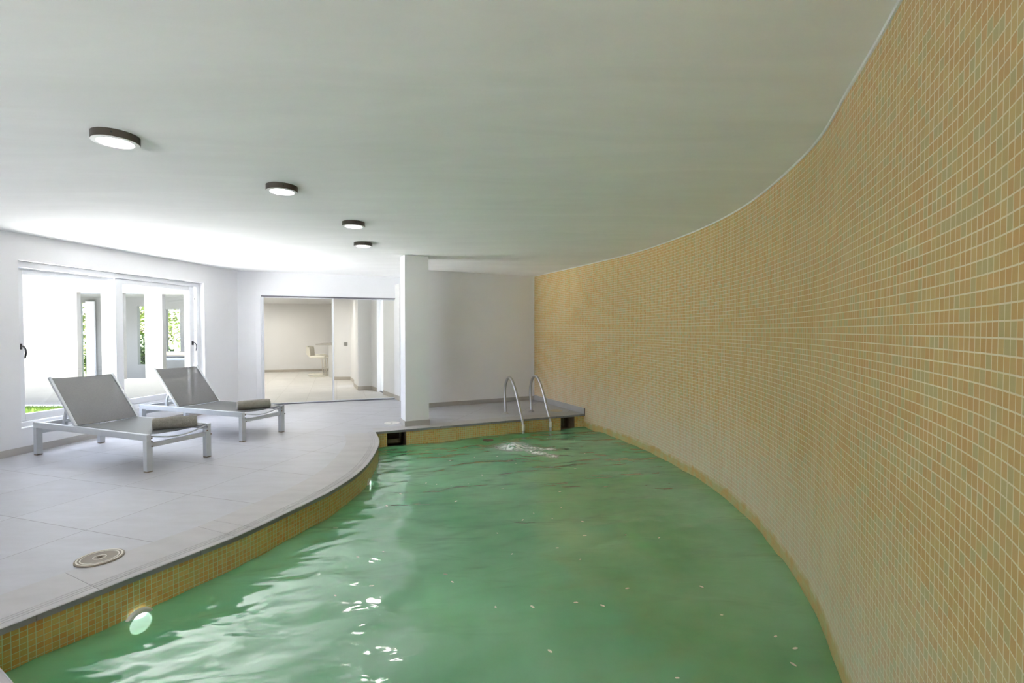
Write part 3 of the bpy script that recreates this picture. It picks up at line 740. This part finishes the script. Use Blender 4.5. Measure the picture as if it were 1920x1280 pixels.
e0 = V2(-.112, 8.435) + V2(.436, -.9) * .684; e1 = V2(.348, 8.70) + V2(.436, -.9) * .684
for z in (-.42, -.68):
    bm = nb(); a = Vector((e0.x, e0.y, z)) + li; b = Vector((e1.x, e1.y, z)) + li; bar(bm, a, b, .075, .022); obj('step', bm, M['steel'], lad, bevel=.004)

# ------------------------------------------------------------------ ceiling lamps
def lamp(label, x, y, first=None, r=.116):
    if first is None:
        t = thing('ceiling_light', label, 'ceiling light', (x, y, ZC), 0, 'round surface lamps in a curved row')
        bm = nb(); lathe(bm, [(0, 0), (r, 0), (r, -.042), (r - .006, -.042), (r - .006, -.01), (0, -.01)], 48); obj('housing', bm, M['bronze'], t, smooth=True)
        bm = nb(); lathe(bm, [(r - .007, -.034), (r - .001, -.0445), (r - .027, -.0465), (r - .030, -.042), (r - .030, -.034)], 48); obj('ring', bm, M['ring'], t, smooth=True)
        bm = nb(); lathe(bm, [(0, -.038), (r - .030, -.038), (r - .030, -.033), (0, -.033)], 40); obj('diffuser', bm, M['diff'], t)
        bm = nb(); lathe(bm, [(0, .002), (.006, .002), (.006, 0)], 10, Matrix.Rotation(R(-60), 4, 'Z') @ Matrix.Translation((r, 0, -.02)) @ Matrix.Rotation(R(90), 4, 'Y')); obj('screw', bm, M['black'], t)
        return t
    t = first.copy(); COL.objects.link(t); t.location = (x, y, ZC); t['label'] = label
    for ch in [c for c in COL.objects if c.parent == first]:
        c = ch.copy(); COL.objects.link(c); c.parent = t
    return t
LP = [(-2.313, 2.842, 'round bronze-rimmed ceiling lamp, largest and nearest the camera'), (-1.817, 3.839, 'round bronze-rimmed ceiling lamp, second from the camera'),
      (-1.669, 5.11, 'round bronze-rimmed ceiling lamp, third from the camera'), (-1.935, 6.30, 'round bronze-rimmed ceiling lamp, farthest from the camera and nearest the column')]
f0 = None
for x, y, lb in LP:
    q = lamp(lb, x, y, f0, .116); f0 = f0 or q

# ------------------------------------------------------------------ covers in the floor
t = thing('skimmer_cover', 'round brown pool skimmer cover with pale rings on the near deck', 'skimmer cover', (-2.625, 3.042, .0))
bm = nb(); lathe(bm, [(0, .002), (.126, .002), (.126, .009), (.118, .012), (.104, .010), (.0, .010)], 48); obj('rim', bm, M['brown'], t, smooth=True)
for a, b in ((.108, .118), (.092, .099), (.030, .036)):
    bm = nb(); lathe(bm, [(a, .0095), (a + .001, .0125), (b - .001, .0125), (b, .0095)], 48); obj('pale_ring', bm, M['lidwhite'], t, smooth=True, label='pale worn ring')
bm = nb(); lathe(bm, [(0, .014), (.012, .013), (.014, .0095)], 20); obj('hub', bm, M['sediment'], t, smooth=True)
t = thing('access_cap', 'small white round access cover in the floor left of the column', 'floor cover', (-1.886, 7.554, .0))
bm = nb(); lathe(bm, [(0, .004), (.08, .004), (.10, .010), (.118, .007), (.122, .002), (.122, .001), (0, .001)], 36); obj('cover', bm, M['cap'], t, smooth=True)
bm = nb(); lathe(bm, [(0, .012), (.014, .011), (.016, .004)], 16); obj('plug', bm, M['cap'], t, smooth=True)
t = thing('access_cap', 'small beige round access cover in the floor by the mosaic wall corner', 'floor cover', (.80, 8.72, .0))
bm = nb(); lathe(bm, [(0, .004), (.09, .004), (.11, .009), (.118, .003), (.118, .001), (0, .001)], 36); obj('cover', bm, mat('beige_cap', (.55, .47, .34), .5), t, smooth=True)

# ------------------------------------------------------------------ skimmer mouths
def niche(label, s0, s1, kind):
    c = bpt((s0 + s1) / 2, ins); t = thing('skimmer_mouth', label, 'skimmer', (c.x, c.y, 0), math.atan2(bu.y, bu.x), 'skimmer mouths in the back pool wall')
    h = (s1 - s0) / 2; zt, zb, dp = -.036, -.28, .26
    bm = nb(); box(bm, (-h, .0, zt - .004), (h, dp, zt)); box(bm, (-h, 0, zb), (h, dp, zb + .006)); box(bm, (-h, 0, zb), (-h + .005, dp, zt)); box(bm, (h - .005, 0, zb), (h, dp, zt)); box(bm, (-h, dp - .005, zb), (h, dp, zt))
    obj('throat', bm, M['niche'], t)
    bm = nb()
    if kind == 0: box(bm, (-h + .006, .09, -.20), (h - .07, .20, -.185)); box(bm, (-h + .006, .09, -.185), (h - .07, .10, -.145)); box(bm, (h - .072, .12, -.20), (h - .06, .25, -.05))
    else: box(bm, (-h + .09, .05, -.19), (-h + .094, .25, -.04)); box(bm, (-h + .02, .12, -.19), (-h + .12, .124, -.186))
    obj('weir_flap', bm, M['flap'], t)
niche('brown skimmer mouth under the coping, beside the column base', *holes[0], 0)
niche('brown skimmer mouth under the coping, by the ladder and mosaic wall', *holes[1], 1)

# ------------------------------------------------------------------ underwater lamps
def pool_light(label, x, y, z, rz, r):
    t = thing('pool_light', label, 'pool light', (x, y, z), rz, 'underwater lamps in the left pool wall')
    Rm = Matrix.Rotation(R(90), 4, 'Y')
    bm = nb(); lathe(bm, [(r * .66, .0), (r * .70, .022), (r * .9, .020), (r, .008), (r, -.0)], 36, Rm); obj('rim', bm, M['lensrim'], t, smooth=True)
    bm = nb(); lathe(bm, [(0, .026), (r * .4, .024), (r * .68, .014), (r * .68, .0), (0, 0)], 30, Rm); obj('lens', bm, M['lens'], t, smooth=True)
    return t
en = Vector((.889, -.457))
pool_light('underwater lamp low in the near left pool wall', -2.218, 2.835, -.285, math.atan2(en.y, en.x), .085)
p5 = LE[8]
best = min(range(len(LE) - 1), key=lambda i: abs((LE[i].y + LE[i + 1].y) / 2 - 5.30))
a, b = LE[best], LE[best + 1]; c = (a + b) / 2; tt = (b - a).normalized()
pool_light('underwater lamp glinting beyond the bend of the left pool edge', c.x, c.y, -.275, math.atan2(-tt.x, tt.y), .085)
for gx, gy, nx_, ny_ in ((-2.218, 2.835, .889, -.457 + .35), (c.x, c.y, -tt.y * -1, 0)):
    gd = Vector((nx_, ny_, -.75)).normalized()
    gl = light('pool_glow', 'SPOT', Vector((gx, gy, -.30)) + gd * .06, 45, (.95, .95, 1), shadow_soft_size=.05, spot_size=R(84), spot_blend=1.0)
    gl.rotation_euler = (-gd).to_track_quat('Z', 'Y').to_euler()

# ------------------------------------------------------------------ courtyard outside the window
bm = nb(); box(bm, (-60, -30, -.32), (-5.0, 70, -.20)); obj('ground_outside', bm, M['earth'], kind='structure').name = 'floor_outside'
bm = nb(); box(bm, (-14.5, -9, -.20), (-7.2, 8.45, -.02)); box(bm, (-7.2, -9, -.20), (2, -2.36, -.02)); box(bm, (-7.2, -2.2, -.20), (-6.2, 8.45, -.02)); obj('paving', bm, M['paving'], kind='structure').name = 'floor_terrace'  # strip behind the camera is added to bounce sun through the rear opening
bm = nb(); box(bm, (-14.5, 8.46, -.20), (-5.6, 9.40, -.03)); 
obj('floor_lawn_bed', bm, M['earth'], kind='structure')
bm = nb()
for k in range(16000):
    x = random.uniform(-12.0, -6.2); y = random.uniform(8.47, 9.36); h = random.uniform(.02, .055); a = random.uniform(0, 6.28); dx_, dy_ = math.cos(a) * .006, math.sin(a) * .006
    l = (random.uniform(-.02, .02), random.uniform(-.02, .02))
    v = [bm.verts.new((x - dx_, y - dy_, -.032)), bm.verts.new((x + dx_, y + dy_, -.032)), bm.verts.new((x + l[0], y + l[1], -.03 + h))]; bm.faces.new(v)
tag(obj('lawn_grass', bm, M['grass']), 'strip of bright green lawn at the foot of the courtyard wall', 'grass', kind='stuff')
def holed_wall(name, x0, x1, y0, y1, z0, z1, hs, m):
    bm = nb(); x = x0
    for (a, b, c, d) in hs:
        box(bm, (x, y0, z0), (a, y1, z1)); box(bm, (a, y0, z0), (b, y1, c)); box(bm, (a, y0, d), (b, y1, z1)); x = b
    box(bm, (x, y0, z0), (x1, y1, z1)); return obj(name, bm, m, kind='structure')
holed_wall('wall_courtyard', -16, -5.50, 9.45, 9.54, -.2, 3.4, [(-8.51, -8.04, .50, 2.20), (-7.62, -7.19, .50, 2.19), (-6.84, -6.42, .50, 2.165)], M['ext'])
bm = nb(); box(bm, (-16, 9.40, -.2), (-5.6, 9.45, .0)); obj('trim_kerb', bm, M['paving'], kind='structure')
holed_wall('wall_garden', -17, -6.6, 12.45, 12.54, -.2, 3.2, [(-11.14, -10.92, .25, 2.17), (-9.66, -9.28, .58, 2.08), (-8.92, -8.56, .92, 2.0)], M['extgrey'])
bm = nb(); box(bm, (-17, 11.4, 2.32), (-6.6, 12.9, 2.45)); obj('ceiling_porch', bm, M['extgrey'], kind='structure')
bm = nb(); box(bm, (-16, 9.72, -.2), (-7.6, 12.45, 0)); box(bm, (-7.6, 9.72, -.2), (-6.6, 11.0, 0)); obj('floor_porch', bm, M['extgrey'], kind='structure')
t = thing('garden_bench', 'blue-grey bench with tan top seen through the right slot window', 'bench', (-8.3, 11.9, 0))
bm = nb(); box(bm, (-.6, -.2, .86), (.6, .2, .93)); obj('top', bm, M['tan'], t); bm = nb(); box(bm, (-.6, -.18, .74), (.6, .18, .80)); obj('shelf', bm, M['slate'], t)
for sx in (-.55, .50):
    bm = nb(); box(bm, (sx, -.15, 0), (sx + .05, .15, .86)); obj('leg', bm, M['slate'], t)
t = thing('garden_door', 'tall white framed glass door leaf seen through the left slot window', 'door', (-10.83, 12.40, 0))
bm = nb(); box(bm, (-.10, -.02, 0), (.12, .02, 2.2)); obj('leaf', bm, M['alu'], t)

# trees beyond
def leafcloud(bm, c, rad, n, sz):
    for k in range(n):
        while True:
            p = Vector((random.uniform(-1, 1), random.uniform(-1, 1), random.uniform(-1, 1)))
            if p.length < 1: break
        p = Vector(c) + Vector((p.x * rad[0], p.y * rad[1], p.z * rad[2])); d = Vector((random.gauss(0, 1), random.gauss(0, 1), random.gauss(0, .6))).normalized(); s_ = d.orthogonal().normalized()
        l = sz * random.uniform(.6, 1.3); wd = l * .28
        q = [bm.verts.new(p), bm.verts.new(p + d * l * .5 + s_ * wd), bm.verts.new(p + d * l), bm.verts.new(p + d * l * .5 - s_ * wd)]; bm.faces.new(q)
def tree(label, x, y, h, seed, group='trees beyond the garden wall'):
    random.seed(seed); t = thing('garden_tree', label, 'tree', (x, y, -.2), 0, group)
    bm = nb(); tips = []
    def grow(p, d, r, ln, dep):
        pts = [p]; q = p.copy(); dd_ = d.copy()
        for k in range(4):
            dd_ = (dd_ + Vector((random.gauss(0, .22), random.gauss(0, .22), random.gauss(0, .1)))).normalized(); q = q + dd_ * ln / 4; pts.append(q.copy())
        tube(bm, pts, [r * (1 - .14 * i) for i in range(5)], 6)
        if dep == 0: tips.append(q); return
        for k in range(3): grow(q if k else pts[2], (dd_ + Vector((random.gauss(0, .7), random.gauss(0, .7), random.gauss(.1, .35)))).normalized(), r * .6, ln * .72, dep - 1)
    grow(Vector((0, 0, 0)), Vector((.1, 0, 1)), .10, h * .3, 3)
    obj('trunk', bm, M['bark'], t, smooth=True)
    bm = nb()
    for q in tips: leafcloud(bm, q, (.42, .42, .3), 55, .15)
    obj('foliage', bm, M['leaf'], t)
tree('leafy tree seen through the left slot window of the courtyard', -16.4, 18.6, 4.4, 3)
tree('leafy tree seen through the middle slot window of the courtyard', -13.8, 18.0, 4.2, 11)
tree('leafy tree seen through the right slot window of the courtyard', -11.9, 15.3, 3.6, 5)
random.seed(21)
bm = nb(); tube(bm, [(0, 0, 0), (.05, 0, .5)], .03, 6); 
for (x, y, lb) in ((-13.9, 14.8, 'green hedge bush behind the left slot window'), (-12.1, 14.4, 'green hedge bush behind the middle slot window'), (-10.35, 13.8, 'green hedge bush behind the right slot window')):
    t = thing('hedge_bush', lb, 'bush', (x, y, -.2), 0, 'bushes beyond the garden wall')
    b2 = nb(); tube(b2, [(0, 0, 0), (.03, 0, .35), (.0, .02, .9)], [.04, .03, .015], 6); obj('stem', b2, M['bark'], t)
    b3 = nb(); leafcloud(b3, (0, 0, .85), (.62, .35, .75), 1800, .12); obj('foliage', b3, M['leaf2'], t)
bm.free()

# ------------------------------------------------------------------ the room behind the glass door
nx = [(-5.4, 9.36), (-2.40, 10.44), (-2.37, 10.2), (-2.0, 10.2), (-2.6, 12.6), (-3.2, 19), (-11.5, 19), (-11.5, 9.8), (-5.9, 9.8)]
fb = [dwp(-.15, .22), dwp(-.15, .1), dwp(DL + .3, .1), (-2.0, 12.8), (-3.4, 14.8), (-4.0, 18.6), (-10.6, 16.3), (-10.6, 12.9), (-5.9, 12.9)]
fb = [dwp(.2, .005), dwp(DL + .35, .005), (-2.2, 13), (-3.4, 18.4), (-9.9, 16.6), (-9.3, 13.95), (-7.45, 13.0), (-5.5, 9.5), dwp(-.1, .22)]
bm = nb(); prism(bm, [V2(*p) for p in fb], -.12, -.001); bmesh.ops.triangulate(bm, faces=[f for f in bm.faces if len(f.verts) > 4]); obj('floor_lounge', bm, M['floor2'], kind='structure')
bm = nb(); prism(bm, [V2(*p) for p in [dwp(.0, .22), dwp(DL + .35, .22), (-2.2, 13), (-3.4, 18.4), (-10.1, 16.8), (-9.4, 13.95), (-7.5, 13.0), (-5.5, 9.5)]], 2.40, 2.6); bmesh.ops.triangulate(bm, faces=[f for f in bm.faces if len(f.verts) > 4]); obj('ceiling_lounge', bm, M['cream'], kind='structure')
wall_seg('wall_lounge_back', V2(-9.9, 16.42), V2(-4.0, 18.32), -.1, 2.6, .15, 'cream')
wall_seg('wall_lounge_left', V2(-9.3, 13.9), V2(-9.9, 16.5), -.1, 2.6, .15, 'cream')
wall_seg('wall_lounge_side', V2(-5.45, 9.46), V2(-7.45, 13.0), -.1, 2.6, .12, 'cream'); wall_seg('wall_lounge_front', V2(-7.45, 13.0), V2(-9.3, 13.95), -.1, 2.6, .12, 'cream')
skirt('baseboard_lounge', [(-9.9, 16.42), (-4.0, 18.32)], h=.085, m='base2', side=-1)
def seg_wall(name, pts, t=.14):
    P = [V2(*p) for p in pts]
    obj(name, strip_wall(P, offs(P, t), 0, 2.42), M['cream'], kind='structure')
    Q = [p.copy() for p in P]; obj('baseboard_lounge', strip_wall(offs(Q, -.012), Q, 0, .095), M['base2'], kind='structure')
# wall pieces on the right of the lounge, room on their right hand side when walked towards the back
def rside(name, pts): seg_wall(name, pts[::-1])
rside('wall_lounge_right', [(-2.33, 9.98), (-2.461, 10.20), (-2.936, 10.995)])
rside('wall_lounge_pier', [(-3.20, 11.44), (-3.46, 11.86), (-3.744, 11.736), (-4.125, 12.584), (-3.80, 12.75)])
rside('wall_lounge_pier', [(-4.20, 13.0), (-4.378, 13.356), (-4.80, 14.30)])
rside('wall_lounge_end', [(-4.60, 14.229), (-4.789, 14.229), (-5.246, 14.229), (-5.34, 14.7), (-5.0, 18.1)])
for i, (a, b) in enumerate((((-2.936, 10.995), (-3.20, 11.44)), ((-3.80, 12.75), (-4.20, 13.0)))):
    a = V2(*a); b = V2(*b); d = (b - a).normalized(); n = V2(d.y, -d.x) * .07
    w2 = bpy.data.objects.new('window_%d' % (i + 2), None); COL.objects.link(w2); w2['kind'] = 'structure'
    bm = nb(); prism(bm, [a + n, b + n, b + n * 1.12, a + n * 1.12], .02, 2.4); obj('glass_pane', bm, M['glass'], w2)
    bm = nb(); prism(bm, [a + n * .8, b + n * .8, b + n * 1.3, a + n * 1.3], 0, .02); obj('window_frame', bm, M['dark_alu'], w2)
bm = nb(); prism(bm, [V2(-1.2, 10.6), V2(-2.6, 13.4), V2(-2.4, 13.5), V2(-1.0, 10.7)], -.1, 2.9); obj('wall_light_shaft', bm, M['extgrey'], kind='structure')
bm = nb(); prism(bm, [V2(-2.15, 10.3), V2(-4.3, 14.1), V2(-2.5, 14.4), V2(-1.0, 10.6)], -.15, -.005); obj('floor_light_shaft', bm, M['extgrey'], kind='structure')
o = obj('light_switch', box(nb(), (-.05, -.012, -.05), (.05, 0, .05)), M['greyp'], bevel=.003); o.location = (-4.90, 14.228, 1.06); tag(o, 'grey square switch plate on the wall behind the glass door', 'light switch')
# counter and stools
t = thing('bar_counter', 'pale stone bar counter behind the left glass leaf', 'counter', (-5.74, 15.45, 0), R(10))
bm = nb(); box(bm, (-.45, -.35, 1.0), (.10, .9, 1.045)); obj('worktop', bm, M['stone'], t, bevel=.01)
bm = nb(); box(bm, (-.08, -.25, 0), (.08, .8, 1.0)); obj('base_panel', bm, M['cream'], t)
def make_stool(label, loc, rz):
    t = thing('bar_stool', label, 'bar stool', loc, rz, 'cream bar stools at the counter')
    bm = nb(); box(bm, (-.22, -.21, .60), (.24, .21, .67)); obj('seat', bm, M['leather'], t, bevel=.02)
    bm = nb(); n = 8
    for k in range(n):
        z0 = .64 + .31 * k / n; z1 = .64 + .31 * (k + 1) / n; x0 = -.20 - .03 * (k / n) ** 1.5 * 1.2; box(bm, (x0 - .05, -.21, z0), (x0, .21, z1 - .001))
    bmesh.ops.remove_doubles(bm, verts=bm.verts, dist=.002); obj('backrest', bm, M['leather'], t, bevel=.004)
    for k in range(3): bm = nb(); tube(bm, [(-.198, -.2 + .2 * k, .66), (-.235, -.2 + .2 * k, .94)], .004, 6); obj('stitching', bm, M['cap'], t)
    for sy in (-.17, .17):
        bm = nb(); tube(bm, catmull([Vector(p) for p in [(.02, sy, .60), (.18, sy, .585), (.20, sy, .55), (.24, sy, .05), (.22, sy, .015), (.1, sy, .012), (-.24, sy, .012)]], .05), .014, 8); obj('leg', bm, M['chrome'], t, smooth=True)
    bm = nb(); tube(bm, [(-.24, -.17, .012), (-.24, .17, .012)], .013, 8); obj('crossbar', bm, M['chrome'], t, smooth=True); bm = nb(); tube(bm, [(.225, -.17, .25), (.225, .17, .25)], .011, 8); obj('crossbar', bm, M['chrome'], t, smooth=True)
    bm = nb(); tube(bm, [(-.27, -.12, .93), (-.31, -.10, .90), (-.31, -.10, .70), (-.27, -.12, .66)], .008, 6); obj('back_handle', bm, M['chrome'], t, smooth=True); bm = nb(); tube(bm, [(-.27, .12, .93), (-.31, .10, .90), (-.31, .10, .70), (-.27, .12, .66)], .008, 6); obj('back_handle', bm, M['chrome'], t, smooth=True)
    return t
st = make_stool('cream bar stool in front, at the counter behind the glass door', (-6.10, 15.25, 0), R(3))
s2_ = st.copy(); COL.objects.link(s2_); s2_.location = (-6.46, 15.98, 0); s2_['label'] = 'cream bar stool half hidden behind the front one'
for ch in [c for c in COL.objects if c.parent == st]:
    c = ch.copy(); COL.objects.link(c); c.parent = s2_
for (x, y, lb) in ((-7.3, 13.9, 'small round ceiling spot nearer the glass door'), (-7.9, 15.2, 'small round ceiling spot nearer the lounge back wall')):
    t = thing('ceiling_spot', lb, 'ceiling light', (x, y, 2.40), 0, 'small spots in the lounge ceiling')
    bm = nb(); lathe(bm, [(0, -.002), (.045, -.002), (.045, -.010), (.062, -.010), (.066, 0), (0, 0)], 20); obj('trim_ring', bm, M['ring'], t)
    bm = nb(); lathe(bm, [(0, -.006), (.045, -.006), (.045, -.004), (0, -.004)], 20); obj('bulb_face', bm, M['diff'], t)
for (x, y) in ((-7.3, 13.9), (-7.9, 15.2), (-5.2, 12.4)):  # the last position has no spot fixture
    light('spot_glow', 'AREA', (x, y, 2.385), 7, (1, .98, .94), shape='DISK', size=.12)
for x, y, lb in LP:
    light('lamp_glow', 'AREA', (x, y, ZC - .05), .6, (1, .95, .88), shape='DISK', size=.15)
